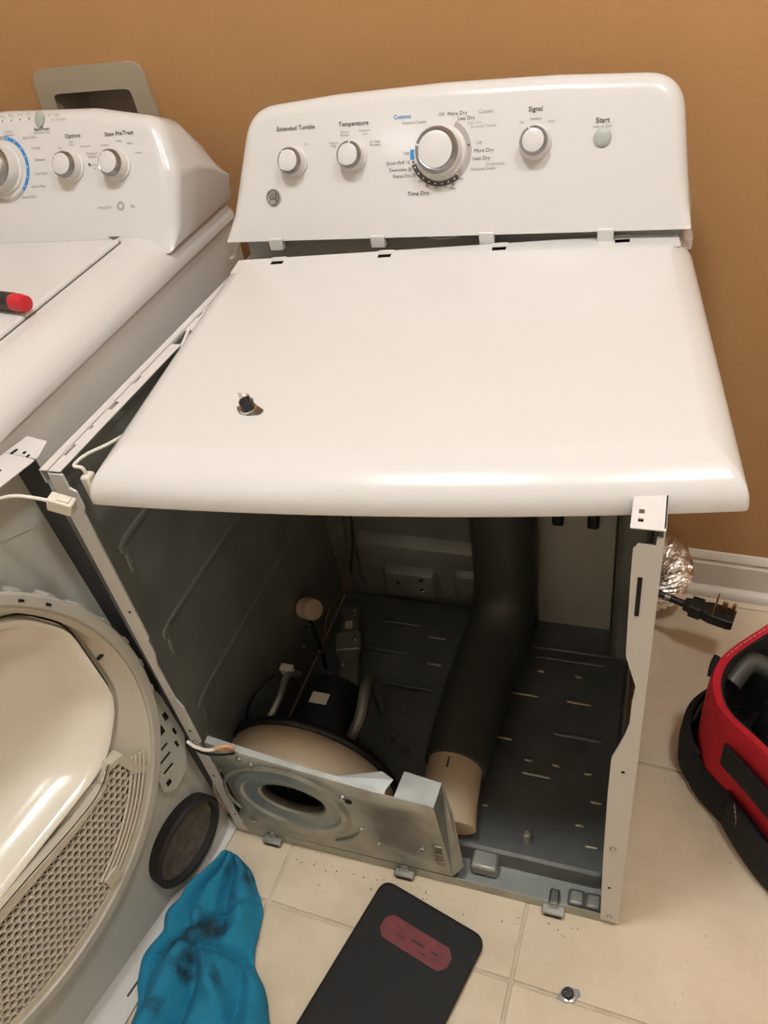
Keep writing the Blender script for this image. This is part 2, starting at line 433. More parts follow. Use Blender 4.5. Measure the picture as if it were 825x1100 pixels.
# bulge and recessed cover plate on the back panel
def dish(name, x, z, y0, d, m, parent, rr=.02, slope=.02):
    out = rpoly([(x[0], z[0]), (x[1], z[0]), (x[1], z[1]), (x[0], z[1])], rr)
    inn = offset2(out, slope)
    V, F = loft([[Vector((q.x, y0, q.y)) for q in out], [Vector((q.x, y0-d*.8, q.y)) for q in offset2(out, slope*.7)], [Vector((q.x, y0-d, q.y)) for q in inn]], True, False, True)
    return mk(name, V, F, m, parent, ang=60)
dish('back_bulge', (.055, .405), (.055, .235), D_-.002, .022, 'dark_sheet', bk, .03, .02)
cp = dish('cover_plate', (.125, .255), (.075, .165), D_-.024, .018, 'dark_sheet', bk, .022, .012)
for x, z in ((.16, .125), (.215, .14), (.215, .11)):
    box('hole', (x, x+.008), (D_-.0435, D_-.0415), (z, z+.006), 'dark_hole', cp, bevel=0)
dish('cover_plate', (.285, .37), (.08, .17), D_-.024, .012, 'dark_sheet', bk, .022, .012)
# air inlet cover with seven louvres
def LP(u, v): return Vector((u, .575, v))
lv = plate('inlet_cover', (.470, .618), (.045, .52), [(.482+.018*i, .490+.018*i, .085, .115) for i in range(7)], LP, 'louver', dr)
for i in range(7):
    V, F = boxv((.4815+.018*i, .4905+.018*i), (0, .004), (0, .03))
    M = Matrix.Translation((0, .573, .086)) @ Matrix.Rotation(rad(-14), 4, 'X')
    mk('louvre', [M @ v for v in V], F, 'louver', lv, bevel=.0015)
box('cover_lip', (.468, .622), (.545, .577), (.034, .045), 'louver', lv, bevel=.003)
box('inlet_side', (.455, .470), (.545, .597), (.034, .6), 'pipe_dark', dr, bevel=.004)
box('corner_post', (.625, .684), (.50, .597), (.034, .84), 'dark_sheet', dr, bevel=.012)
for x in (.50, .565): box('hanging_clip', (x, x+.022), (.563, .574), (.335, .37), 'black_plastic', lv, bevel=.005)
# base pan: raised floor with pressed bars, front channel and rail
bp_out = rpoly([(.012, .045), (.668, .045), (.668, .592), (.012, .592)], .025)
V, F = loft([[Vector((q.x, q.y, .012)) for q in bp_out], [Vector((q.x, q.y, .036)) for q in offset2(bp_out, .003)], [Vector((q.x, q.y, .043)) for q in offset2(bp_out, .006)], [Vector((q.x, q.y, .046)) for q in offset2(bp_out, .012)]], True, False, True)
base = mk('base_pan', V, F, 'base_sheet', dr, ang=25)
def press(x0, x1, y, m='slot_metal', wd=.0035, h=.004):
    V, F = boxv((x0, x1), (y-wd, y+wd), (.0455, .046+h)); return mk('pressed_bar', V, F, m, base, bevel=.0028, seg=3)
for x0, x1, y, in ((.487, .503, .44), (.563, .578, .44), (.44, .50, .378), (.555, .603, .378), (.42, .468, .272), (.497, .513, .235), (.548, .562, .235), (.497, .55, .208), (.605, .62, .23), (.622, .643, .178), (.438, .45, .13), (.602, .618, .13), (.622, .645, .096), (.245, .285, .485), (.26, .295, .415)):
    press(x0, x1, y)
for x0, x1, y in ((.54, .63, .30), (.13, .22, .51), (.11, .215, .43), (.18, .29, .348), (.47, .64, .50), (.48, .62, .475)):
    press(x0, x1, y, 'base_sheet', .004, .006)
V, F = lathe([(.0075, .04), (.0075, .068), (.004, .071), (.001, .071)], T(.528, .085, 0), 16); mk('locating_pin', V, F, 'galv', base)
dp = dish('foot_well', (.44, .49), (.03, .062), .0, .0, 'galv', base) if False else box('foot_well', (.440, .488), (.020, .058), (.012, .040), 'galv', base, bevel=.006)
plate('base_rail', (.004, W_-.004), (.0, .028), [], lambda u, v: Vector((u, .0, v)), 'galv', dr, thick=.0016, off=0)
plate('rail_floor', (.004, W_-.004), (.0, .05), [], lambda u, v: Vector((u, v, .010)), 'galv_dull', dr, thick=.0012, off=0)
for x in (.075, .33, .585):
    c = box('clip', (x-.018, x+.018), (-.014, .004), (.003, .016), 'galv', dr, bevel=.002)
    box('clip_tongue', (x-.008, x+.008), (-.006, .02), (.014, .034), 'chrome_dull', c, bevel=.003)
    box('clip_slot', (x-.014, x+.014), (-.0146, -.0138), (.004, .010), 'dark_hole', c, bevel=0)
for x in (.632, .605): box('corner_bead', (x, x+.028), (.006, .034), (.01, .022), 'galv', dr, bevel=.006)
for x in (.04, .645):
    V, F = lathe([(.018, 0), (.018, .006), (.006, .008), (.006, .02)], T(x, .08, 0), 20); mk('foot', V, F, 'rubber', dr)
    V, F = lathe([(.018, 0), (.018, .006), (.006, .008), (.006, .02)], T(x, .53, 0), 20); mk('foot', V, F, 'rubber', dr)
# blower: tan scroll behind a galvanised front plate with an oval inlet
cx, cz = .138, .102
arcp = [(cx+.158*cos(rad(t)), cz+.158*sin(rad(t))) for t in range(-18, 203, 8)]
loops = [[Vector((x, y, max(z, .05))) for x, z in arcp] for y in (.004, .03, .06, .088)]
V, F = loft(loops, False); bh = mk('blower_housing', V, F, 'tan_plastic', dr, solid=.003)
arcq = [(cx+(x-cx)*1.035, cz+(z-cz)*1.035) for x, z in arcp]
V, F = loft([[Vector((x, y, max(z, .05))) for x, z in arcq] for y in (.084, .098)], False); mk('housing_rim', V, F, 'black_plastic', bh, solid=.006)
V = [Vector((x, .097, max(z, .05))) for x, z in arcp]; mk('housing_back', V, [tuple(range(len(V)))], 'black_plastic', bh, smooth=False)
# plate outline with oval hole, star-shaped round the hole centre
hc = Vector((.150, .172)); NP = 96
pout = rpoly([(.022, .036), (.418, .040), (.408, .262), (.33, .268), (.20, .285), (.03, .312), (.024, .25), (.034, .24), (.034, .10), (.022, .08)], [.002, .004, .003, .004, .01, .004, .004, .004, .004, .004], 4)
def star(L, c, n=NP):
    out = []
    for k in range(n):
        d = Vector((cos(2*pi*k/n), sin(2*pi*k/n))); best = 0
        for i in range(len(L)):
            a = L[i]-c; b = L[(i+1) % len(L)]-c; e = b-a; den = d.x*e.y-d.y*e.x
            if abs(den) < 1e-12: continue
            t = (a.x*e.y-a.y*e.x)/den; s = (a.x*d.y-a.y*d.x)/den
            if t > 0 and -1e-6 <= s <= 1+1e-6: best = max(best, t)
        out.append(c+d*best)
    return out
def ell(rx, rz): return [hc+Vector((rx*cos(2*pi*k/NP), rz*sin(2*pi*k/NP))) for k in range(NP)]
def addcorner(S, L, c):                       # snap samples next to each outline corner onto it
    for q in L:
        i = min(range(len(S)), key=lambda k: (S[k]-q).length); S[i] = q.copy()
    return S
po = addcorner(star(pout, hc), [Vector(q) for q in ((.418, .040), (.408, .262), (.03, .312), (.022, .036))], hc)
yy = -.004
seq = [(po, yy), (ell(.108, .105), yy), (ell(.100, .097), yy-.004), (ell(.092, .074), yy-.004), (ell(.088, .068), yy), (ell(.072, .052), yy+.004), (ell(.063, .044), yy+.004), (ell(.059, .041), yy+.007), (ell(.058, .040), yy+.02)]
for i, (L, y) in enumerate(seq):
    if i == 1: seq[1] = ([Vector((q.x, min(q.y, .278))) for q in L], y)
    if i == 2: seq[2] = ([Vector((q.x, min(q.y, .272))) for q in L], y)
V, F = loft([[Vector((q.x, y, q.y)) for q in L] for L, y in seq]); bpl = mk('blower_plate', V, F, 'galv', dr, ang=20, solid=.0012)
# its folded top edge, raised right shelf and right side wall
V = [Vector(q) for q in ((.03, yy, .312), (.20, yy, .285), (.33, yy, .268), (.33, .004, .269), (.20, .004, .286), (.03, .008, .3135))]
mk('top_fold', V, [(0, 1, 4, 5), (1, 2, 3, 4)], 'galv', bpl, smooth=False, solid=.0012)
V = [Vector(q) for q in ((.345, yy, .266), (.408, yy, .262), (.411, .036, .266), (.35, .04, .271))]
mk('shelf', V, [(0, 1, 2, 3)], 'galv', bpl, smooth=False, solid=.0014)
V = [Vector(q) for q in ((.408, yy, .262), (.418, yy, .040), (.434, .012, .05), (.422, .034, .18), (.411, .036, .266))]
mk('side_wall', V, [(0, 1, 2, 3, 4)], 'galv', bpl, smooth=False, solid=.0014)
V = [Vector(q) for q in ((.25, .004, .279), (.33, .004, .269), (.338, .022, .272), (.318, .028, .279))]
mk('gusset', V, [(0, 1, 2, 3)], 'galv_dull', bpl, smooth=False, solid=.0014)
for a0, a1, rr in ((100, 215, .125), (300, 350, .125)):
    pts = [(hc.x+rr*cos(rad(a)), yy-.001, hc.y-.01+rr*.85*sin(rad(a))) for a in range(a0, a1, 12)]
    V, F = tube(pts, .003, 8); mk('pressed_ring', V, F, 'galv', bpl)
for x, z, r in ((.085, .285, .006), (.105, .278, .004), (.052, .075, .006), (.298, .105, .0035), (.375, .12, .005), (.255, .232, .006)):
    V, F = lathe([(r, 0), (r, .003), (r*.5, .005), (.0003, .005)], Matrix.Translation((x, yy, z)) @ Matrix.Rotation(pi/2, 4, 'X'), 16); mk('screw', V, F, 'chrome', bpl)
V, F = lathe([(.0065, .0), (.0065, .0012)], Matrix.Translation((.263, yy, .222)) @ Matrix.Rotation(pi/2, 4, 'X'), 14); mk('hole', V, F, 'dark_hole', bpl)
for z in (.075, .10, .125): box('tab', (.396, .410), (yy-.003, yy), (z, z+.016), 'slot_metal', bpl, bevel=.001)
V, F = tube([(.295, yy-.001, .16), (.305, yy-.001, .125)], .0022, 6, smooth=False); mk('groove', V, F, 'galv_dull', bpl)
for i in range(6):                            # blower wheel vanes seen through the inlet
    x = .100+.02*i; box('vane', (x, x+.004), (.03, .06), (.13, .215), 'black_plastic', bh, bevel=.001)
box('inlet_dark', (.07, .23), (.062, .064), (.10, .215), 'black', bh, bevel=0)
# exhaust duct: tan coupling then a dark pipe that turns up at the back
V, F = tube([(.398, .055, .085), (.392, .10, .095), (.388, .17, .105)], .049, 28); V2, F2 = tube([(.3885, .165, .1045), (.388, .18, .106)], .053, 28)
V, F = join((V, F), (V2, F2)); duct_c = mk('duct_coupling', V, F, 'tan_plastic', dr)
box('coupling_mark', (.383, .386), (.13, .15), (.1495, .152), 'ink', duct_c, bevel=0, M=Matrix.Identity(4))
V, F = tube([(.388, .16, .105), (.39, .25, .11), (.398, .38, .12), (.41, .46, .14), (.415, .515, .20), (.416, .525, .32), (.416, .525, .60), (.416, .525, .82)], lambda t: .056+.008*min(1, t*3), 32); mk('exhaust_duct', V, F, 'pipe_dark', dr)
# motor behind the blower with label, bracket and idler pulley
V, F = lathe([(.03, 0), (.062, .004), (.066, .02), (.066, .10), (.062, .118), (.03, .125)], Matrix.Translation((.145, .115, .15)) @ Matrix.Rotation(-pi/2, 4, 'X'), 28); mo = mk('motor', V, F, 'black_plastic', dr)
box('motor_label', (.125, .158), (.165, .188), (.2155, .2165), 'nylon', mo, bevel=0)
V, F = tube([(.20, .12, .16), (.222, .16, .20), (.215, .22, .21), (.205, .27, .16), (.205, .28, .06)], .010, 10); mk('motor_strap', V, F, 'galv_dull', mo)
V, F = tube([(.085, .10, .25), (.09, .14, .26), (.08, .19, .25), (.075, .23, .20)], .006, 8); mk('motor_cradle', V, F, 'galv', mo)
box('terminal_block', (.058, .082), (.20, .215), (.235, .25), 'nylon', mo, bevel=.002)
V, F = tube([(.066, .21, .24), (.04, .17, .24), (.02, .13, .22), (.01, .11, .16)], .0025, 6); mk('wire', V, F, 'wire_black', mo)
pmx = Matrix.Translation((.032, .39, .20)) @ Matrix.Rotation(rad(60), 4, 'Y') @ Matrix.Rotation(rad(25), 4, 'X')
V, F = lathe([(.006, -.022), (.021, -.02), (.023, -.012), (.015, -.006), (.015, .006), (.023, .012), (.021, .02), (.008, .022)], pmx, 28); pu = mk('idler_pulley', V, F, 'tan_plastic', dr)
V, F = tube([(.03, .385, .18), (.045, .37, .10), (.05, .36, .045)], .004, 8); mk('pulley_arm', V, F, 'black_plastic', pu)
V, F = lathe([(.005, 0), (.005, .006), (.001, .008)], Matrix.Translation((.035, .365, .178)) @ Matrix.Rotation(pi/2, 4, 'X'), 12); mk('screw', V, F, 'chrome', pu)
V, F = tube([(.075, .58, .84), (.07, .56, .5), (.072, .55, .3), (.07, .50, .17), (.055, .42, .16), (.05, .36, .10), (.07, .28, .22)], .003, 6); mk('harness', V, F, 'wire_brown', dr)
V, F = tube([(.085, .585, .84), (.082, .57, .5), (.085, .56, .3), (.075, .52, .18)], .003, 6); mk('harness', V, F, 'wire_black', dr)
M = T(.095, .40, .046, rad(18))
bkt = box('motor_bracket', (-.022, .022), (-.10, .12), (0, .035), 'galv_dull', dr, bevel=.006, M=M)
box('bracket_plate', (-.026, .026), (-.02, .03), (.034, .05), 'galv', bkt, bevel=.003, M=M)
box('bracket_tag', (-.010, .006), (.05, .072), (.0352, .0362), 'nylon', bkt, bevel=0, M=M)
for x, y, z in ((.015, .005, .05), (.01, .10, .035), (-.012, -.05, .035)):
    V, F = lathe([(.005, 0), (.005, .004), (.001, .006)], M @ T(x, y, z), 12); mk('screw', V, F, 'chrome', bkt)
for x, y in ((.245, .225), (.275, .205), (.25, .29)):
    V, F = lathe([(.007, 0), (.007, .006), (.003, .014), (.0005, .015)], T(x, y, .046), 12); mk('bolt', V, F, 'galv', base)
# wires along the left top edge
V, F = tube([(.012, .335, .868), (.018, .30, .862), (.028, .24, .845), (.020, .18, .842), (.030, .13, .838), (.034, .08, .85), (.022, .045, .856), (.024, .018, .86), (.034, .018, .857), (.036, .018, .845)], .0022, 8); mk('wire', V, F, 'wire_white', dr)
V, F = tube([(.02, .34, .86), (.03, .25, .83), (.03, .16, .832), (.042, .09, .83), (.05, .04, .80)], .004, 8); mk('wire', V, F, 'wire_black', dr)
box('wire_connector', (.030, .042), (.010, .026), (.808, .848), 'nylon', dr, bevel=.003, M=T(0, 0, 0))
# short bare wires hooked over the left post
V, F = tube([(.012, -.018, .330), (.028, -.022, .326), (.052, -.022, .325), (.072, -.012, .326)], .0028, 8); wi = mk('hooked_wire', V, F, 'wire_white', dr)
V, F = tube([(.060, -.018, .326), (.078, -.012, .330), (.088, -.008, .322), (.076, -.008, .315), (.066, -.014, .32)], .0034, 8); mk('wire_end', V, F, 'wire_orange', wi)
V, F = tube([(.012, -.016, .322), (.03, -.020, .308), (.06, -.014, .302), (.085, -.008, .305)], .002, 8); mk('wire', V, F, 'wire_black', dr)

# ------------------------------------------------------------------ dryer top panel, lifted and skewed
LMt = T(.075, -.031, .850, rad(7.3), rad(1.6), rad(.2))
lid = thing('dryer_top_panel', 'loose white dryer top panel lying skewed over the open cabinet', 'appliance panel', LMt)
WL, DL = .69, .492
def lidloop(f, z):
    i_s = .036*f; i_f = .060*f; r0 = .007+.004*f
    bow = .014; pts = [(i_s, DL)]; 
    L = rpoly([(i_s, DL), (i_s, i_f), (WL-i_s, i_f), (WL-i_s, DL)], [.002, r0, r0, .002], 8)
    # bow the front edge outwards
    out = []
    for q in L:
        s = (q.x-WL/2)/(WL/2); k = max(0, 1-q.y/.25)
        out.append(Vector((q.x, q.y-bow*(1-s*s)*k)))
    # densify front edge
    den = []
    for a, b in zip(out, out[1:]+out[:1]):
        den.append(a)
        if (b-a).length > .2:
            for t in range(1, 16):
                x = a.lerp(b, t/16); s = (x.x-WL/2)/(WL/2)
                if a.y < .2 and b.y < .2: x.y = min(a.y, b.y)-bow*(1-s*s)+bow*(1-((a.x-WL/2)/(WL/2))**2)
                den.append(x)
    return [Vector((q.x, q.y, z)) for q in den]
steps = [(0, -.003), (0, .0), (.025, .009), (.10, .0178), (.28, .0265), (.55, .0330), (.82, .0368), (.95, .0381), (1.0, .0383), (1.25, .0383)]
loops = [lidloop(f, z) for f, z in steps]
V, F = loft(loops, True, False, True); sheet = mk('top_sheet', V, F, 'white', lid, ang=50)
# crease line pressed near the front of the sheet
sl = [(x-.010, x+.010, .502, .514) for x in (.088, .257, .426, .596)]
plate('slot_strip', (.02, WL-.02), (DL-.012, .524), sl, lambda u, v: Vector((u, v, .0372)), 'white', lid, thick=.001)
plate('strip_backing', (.02, WL-.02), (DL-.012, .528), [], lambda u, v: Vector((u, v, .030)), 'dark_hole', lid, thick=.001)
for x in (.088, .257, .426, .596, .655): box('strip_tab', (x-.012, x+.012), (.5205, .525), (.0365, .0385), 'white', lid, bevel=.001)
# thermostats
def thermostat(label, M):
    t = thing('thermostat', label, 'thermostat', M, 'loose thermostats')
    out = rpoly([(-.019, 0), (-.006, -.010), (.006, -.010), (.019, -.004), (.019, .005), (.006, .010), (-.006, .010)], .004)
    V, F = loft([[Vector((q.x, q.y, z)) for q in out] for z in (0, .0012)], True, True, True); mk('flange', V, F, 'chrome_dull', t)
    V, F = lathe([(.0105, .001), (.0105, .004), (.0092, .0045)], None, 24); mk('metal_cup', V, F, 'chrome', t)
    V, F = lathe([(.0082, .0044), (.0085, .013), (.007, .015), (.001, .0152)], None, 24); mk('body', V, F, 'black_plastic', t)
    for s in (-1, 1):
        box('terminal', (s*.005-.0026, s*.005+.0026), (-.0005+s*.001, .0003+s*.001), (.014, .0235), 'chrome', t, bevel=.0002)
    return t
thermostat('small black and metal thermostat standing on the white dryer top', LMt @ T(.165, .118, .0383, rad(-20)))
thermostat('small thermostat lying on the floor tile in front of the dryer', T(.624, -.121, .0006, rad(25)))

# ------------------------------------------------------------------ dryer console, lifted off
fD = Face((0, 0, 0), (0, .08, .172))
cd = thing('dryer_console', 'white dryer control console with five controls lifted off its seat', 'control panel', T(0, .536, .912, rad(1.3)))
out = rpoly([(-.013, 0), (.690, 0), (.664, .196), (.50, .2055), (.34, .2085), (.18, .2055), (.034, .196)], [.004, .004, .055, .15, .2, .15, .06], 8)
den = []
for a, b in zip(out, out[1:]+out[:1]):
    den.append(a); k = int((b-a).length/.04)
    for t in range(1, k+1): den.append(a.lerp(b, t/(k+1)))
cs = console_shell('housing', cd, fD, den, .024, .12, 'white', drop=.18)
for a in (.075, .245, .412, .579): box('clip_tab', (a-.011, a+.011), (-.004, .010), (-.014, .004), 'white', cd, bevel=.001)
box('underside', (.01, .665), (.06, .11), (-.002, .002), 'channel_grey', cd, bevel=.001)
V, F = tube([(.30, .02, -.002), (.34, .005, -.006), (.38, .01, -.002)], .0014, 6); mk('wire', V, F, 'button_grey', cd)
ec = [Vector((-.018, .0, -.028)), Vector((-.02, .03, -.026)), Vector((-.014, .05, .0)), Vector((.0, .05, .006)), Vector((.002, .004, .003))]
mk('clear_end_cap', ec+[v+Vector((.010, 0, 0)) for v in ec], [(0, 1, 2, 3, 4), (9, 8, 7, 6, 5), (0, 5, 6, 1), (1, 6, 7, 2), (2, 7, 8, 3), (3, 8, 9, 4)], 'clear_plastic', cd, bevel=.002)
mk('clear_end_cap', [Vector((.676-v.x, v.y, v.z)) for v in ec]+[Vector((.676-v.x-.010, v.y, v.z)) for v in ec], [(0, 1, 2, 3, 4), (9, 8, 7, 6, 5), (0, 5, 6, 1), (1, 6, 7, 2), (2, 7, 8, 3), (3, 8, 9, 4)], 'clear_plastic', cd, bevel=.002)
knob(cd, fD, .112, .113, .0225, .024, rad(35)); knob(cd, fD, .208, .116, .0225, .024, rad(-10)); knob(cd, fD, .477, .119, .0225, .024, rad(20))
kd = knob(cd, fD, .342, .114, .037, .032, rad(75), 'cycle_dial')
V, F = lathe([(.0115, 0), (.0115, .003), (.009, .0045), (.001, .0048)], fD.M(.567, .120, 0), 28); mk('start_button', V, F, 'button_grey', cd)
arc(cd, fD, .342, .114, .0385, .0455, 200, 308, 'ink'); arc(cd, fD, .342, .114, .0385, .0455, -48, 60, 'ink_grey'); arc(cd, fD, .342, .114, .0395, .0455, 172, 190, 'blue_ink')
for i in range(8):
    t = rad(206+i*13.5); dot(cd, fD, .342+.042*cos(t), .114+.042*sin(t), .0013, 'white')
for t in (10, 195, -52): dot(cd, fD, .342+.042*cos(rad(t)), .114+.042*sin(rad(t)), .0015, 'ink')
def tx(s, a, b, size, m='ink', f=fD, par=cd, align='CENTER', bold=0.): text(s, par, f.M(a, b, .0008), size, m, align, bold=bold)
tx('Extended Tumble', .117, .160, .0088, bold=.0001); tx('Temperature', .210, .160, .0088, bold=.0001); tx('Signal', .476, .161, .0088, bold=.0001); tx('Start', .566, .141, .0095, bold=.0001)
tx('Push to Start', .566, .1335, .0048, 'ink_soft'); tx('On', .134, .137, .005, 'ink_soft')
for s, a, b in (('Casuals', .196, .150), ('Medium', .196, .1455), ('Delicates', .227, .150), ('Low', .227, .1455), ('Cottons', .178, .136), ('High', .178, .1315), ('Air Fluff', .243, .134), ('No Heat', .243, .1295)):
    tx(s, a, b, .0046, 'ink_soft')
for s, a, b in (('Off', .457, .145), ('Medium', .477, .149), ('Loud', .498, .145)): tx(s, a, b, .0048, 'ink_soft')
tx('Cottons', .285, .164, .0078, 'blue_ink', bold=.0001); tx('Extended Tumble', .303, .1555, .005, 'ink_soft'); tx('Off', .343, .1635, .006, 'ink_soft')
tx('More Dry', .366, .163, .007); tx('Less Dry', .379, .156, .007); tx('Casuals', .407, .163, .0072, 'ink_grey'); tx('Easy Care', .391, .1495, .005, 'ink_grey'); tx('Extended Tumble', .404, .1445, .005, 'ink_grey')
tx('Off', .398, .123, .006, 'ink_soft'); tx('More Dry', .405, .113, .007); tx('Less Dry', .402, .103, .007); tx('Delicates', .422, .095, .0072, 'ink_grey'); tx('Extended Tumble', .405, .089, .005, 'ink_soft')
tx('Off', .291, .115, .006, 'ink_soft'); tx('Quick Fluff 15', .278, .103, .0064); tx('Dewrinkle 20', .282, .0935, .0064); tx('Damp Dry 30', .288, .085, .0064)
for s, a, b in (('40', .312, .0765), ('50', .323, .0705), ('60', .336, .0675), ('70', .349, .068), ('80', .361, .071), ('On', .372, .0775)): tx(s, a, b, .006)
tx('Min', .361, .0648, .006); tx('Time Dry', .309, .060, .0084, bold=.0001)
# round metal maker's badge with script monogram
bd = mk('badge', *lathe([(.0125, 0), (.0125, .002), (.0115, .003), (.0105, .0026), (.001, .0026)], fD.M(.075, .064, 0), 32), 'badge_metal', cd)
arc(bd, fD, .075, .064, .0096, .0104, 0, 360, 'ink', 'badge_ring', .0031)
for k in range(4):
    t = rad(45+90*k); arc(bd, fD, .075+.0078*cos(t), .064+.0078*sin(t), .0011, .0018, 0, 300, 'ink', 'badge_scroll', .0031)
text('GE', bd, fD.M(.075, .064, .0034), .0115, 'ink', shear=.35, bold=.0001, name='monogram')

# ------------------------------------------------------------------ washer
wm = thing('washer', 'white top-load washing machine with dials on its console, beside the open dryer', 'washer', T(-.096, .012, 0, rad(1.6)))
WW, WD = .686, .74
box('body', (-WW, -.001), (.006, WD), (.02, .876), 'side_white', wm, bevel=.004)
# rolled top cover: loops rising from the body edge to the deck
def cov(i, z, r): return [Vector((q.x, q.y, z)) for q in rpoly([(-WW-.003+i, -.003+i*1.2), (.003-i, -.003+i*1.2), (.003-i, WD+.004-i*.3), (-WW-.003+i, WD+.004-i*.3)], r, 8)]
loops = [cov(0, .872, .012), cov(0, .882, .012), cov(.006, .897, .016), (cov(.02, .912, .02)), cov(.04, .922, .02), cov(.062, .926, .02), cov(.066, .9262, .02)]
V, F = loft(loops, True, True, True); mk('top_cover', V, F, 'white', wm, ang=60)
# lid with narrow gap
lo = rpoly([(-WW+.085, .07), (-.085, .07), (-.085, .50), (-WW+.085, .50)], [.03, .03, .006, .006], 6)
V, F = loft([[Vector((q.x, q.y, z)) for q in offset2(lo, i)] for i, z in ((-.003, .9255), (-.003, .9268), (0, .9268))], True, True, False); wl = mk('lid_gap', V, F, 'ink', wm, smooth=False)
V, F = loft([[Vector((q.x, q.y, z)) for q in offset2(lo, i)] for i, z in ((0, .9264), (0, .930), (.002, .9325), (.006, .9335))], True, True, True); mk('lid', V, F, 'white', wm, ang=60)
V = [Vector(q) for q in ((-.086, .507, .9336), (-.112, .507, .9336), (-.090, .492, .9336))]; mk('lid_hinge', V, [(0, 1, 2)], 'ink', wm, smooth=False)
fW = Face((.112, .518, .930), (0, .09, .16))
# face coordinate a counts from the dryer's left side, so the washer's right end lies near -0.1
outw = rpoly([(-.775, -.030), (-.108, -.030), (-.099, .10), (-.125, .184), (-.25, .206), (-.44, .215), (-.63, .206), (-.755, .184), (-.781, .10)], [.01, .012, .05, .05, .2, .25, .2, .05, .05], 8)
den = []
for a, b in zip(outw, outw[1:]+outw[:1]):
    den.append(a); k = int((b-a).length/.04)
    for t in range(1, k+1): den.append(a.lerp(b, t/(k+1)))
console_shell('console', wm, fW, den, .028, WD, 'white', drop=.75)
def tw(s, a, b, size, m='ink', bold=0.): text(s, wm, fW.M(a, b, .0008), size, m, bold=bold)
knob(wm, fW, -.293, .112, .025, .028, rad(40)); knob(wm, fW, -.203, .110, .025, .028, rad(30)); knob(wm, fW, -.434, .115, .040, .036, rad(160), 'cycle_dial')
arc(wm, fW, -.434, .115, .048, .054, -42, 82, 'blue_ink'); arc(wm, fW, -.434, .115, .048, .054, 84, 318, 'ink_grey')
for i in range(7):
    t = rad(75-18*i); dot(wm, fW, -.434+.051*cos(t), .115+.051*sin(t), .0014, 'white')
V, F = lathe([(.0105, 0), (.0105, .003), (.008, .0042), (.001, .0045)], fW.M(-.350, .190, 0) @ Matrix.Diagonal((.85, 1.2, 1, 1)), 24); mk('start_button', V, F, 'button_grey', wm)
tw('Options', -.287, .160, .0095, bold=.0001); tw('Stain PreTreat', -.197, .158, .0095, bold=.0001); tw('Start/Pause', -.348, .1745, .0068, bold=.0001); tw('Hold 3 sec to Stop', -.348, .169, .0045, 'ink_soft')
for i, s in enumerate(('Soak', 'Wash', 'Rinse', 'Spin')):
    a = -.427+.0185*i; tw(s, a, .1995, .005, 'ink_soft'); dot(wm, fW, a, .192, .0013, 'ink')
for s, a, b in (('Pause', -.315, .1945), ('Lid Locked', -.309, .187)): tw(s, a, b, .005, 'ink_soft'); dot(wm, fW, a-.016, b, .0011, 'ink')
for s, a, b in (('Colors', -.416, .175), ('Normal', -.416, .1695), ('Dark Colors', -.374, .163), ('Casuals', -.363, .146), ('Delicates', -.356, .127), ('Cold Wash', -.356, .105), ('Active Wear', -.364, .085), ('Speed Wash', -.385, .069), ('Whites', -.452, .170)):
    tw(s, a, b, .0058, 'ink_soft')
for s, a, b in (('Soak', -.314, .143), ('2nd', -.291, .151), ('Rinse', -.291, .1465), ('Auto Soak', -.263, .143), ('Fab Softener', -.251, .131), ('2nd Rinse', -.251, .126), ('Deep Rinse', -.249, .113), ('Off', -.249, .107)): tw(s, a, b, .0046, 'ink_soft')
for s, a, b in (('Tomato', -.226, .142), ('Wine', -.198, .147), ('Blood', -.177, .142), ('Grass', -.163, .127)): tw(s, a, b, .0048, 'ink_soft')
box('dial_mark', (-.2585+.096, -.256+.096), (0, .0008), (0, .004), 'ink', wm, bevel=0, M=Matrix.Translation(fW.p(0, .112, .0005)-Vector((.096, 0, 0))))
tw('PreciseFill', -.233, .046, .0066, 'ink_grey'); arc(wm, fW, -.202, .047, .0035, .0075, 0, 360, 'ink_grey', 'emblem'); tw('he', -.179, .047, .009, 'ink_grey')

# red screwdriver lying on the washer lid
sd = thing('screwdriver', 'red and black handled screwdriver lying on the washer lid', 'screwdriver', T(-.178, .250, .9345, rad(170)))
RX = Matrix.Translation((0, 0, .0135)) @ Matrix.Rotation(pi/2, 4, 'Y')
V, F = lathe([(.002, -.002), (.011, 0), (.013, .012), (.0125, .032), (.009, .042)], RX, 20); mk('handle_end', V, F, 'red', sd)
V, F = lathe([(.010, .022), (.0132, .026), (.0132, .075), (.010, .090), (.008, .098)], RX, 20); mk('grip', V, F, 'black_plastic', sd)
V, F = lathe([(.0105, .10), (.0085, .097), (.0035, .104), (.0032, .20), (.002, .21)], RX, 14); mk('shaft', V, F, 'chrome', sd)

# ------------------------------------------------------------------ dryer front panel, swung off and leaning on the washer
yaw, lean = rad(12), rad(4)
h = Vector((-sin(yaw), -cos(yaw), 0)); nh = Vector((cos(yaw), -sin(yaw), 0)); up = Vector((0, 0, 1))*cos(lean)-nh*sin(lean); nn = up.cross(h)
FM = Matrix((h, up, nn)).transposed().to_4x4(); FM.translation = (-.03, 0, .002)
fp = thing('dryer_front_panel', 'detached dryer front panel seen from inside, leaning against the washer', 'appliance panel', FM)
U0, U1, V1 = -.016, .670, .862; C0 = Vector((.329, .503)); R0 = .333
NA = 120
def circ(r): return [C0+Vector((r*cos(2*pi*k/NA), r*sin(2*pi*k/NA))) for k in range(NA)]
def L3(L, w): return [Vector((q.x, q.y, w)) for q in L]
rect = [Vector(q) for q in ((U0, 0), (U1, 0), (U1, V1), (U0, V1))]
RL = addcorner(star(rect, C0, NA), rect, C0)
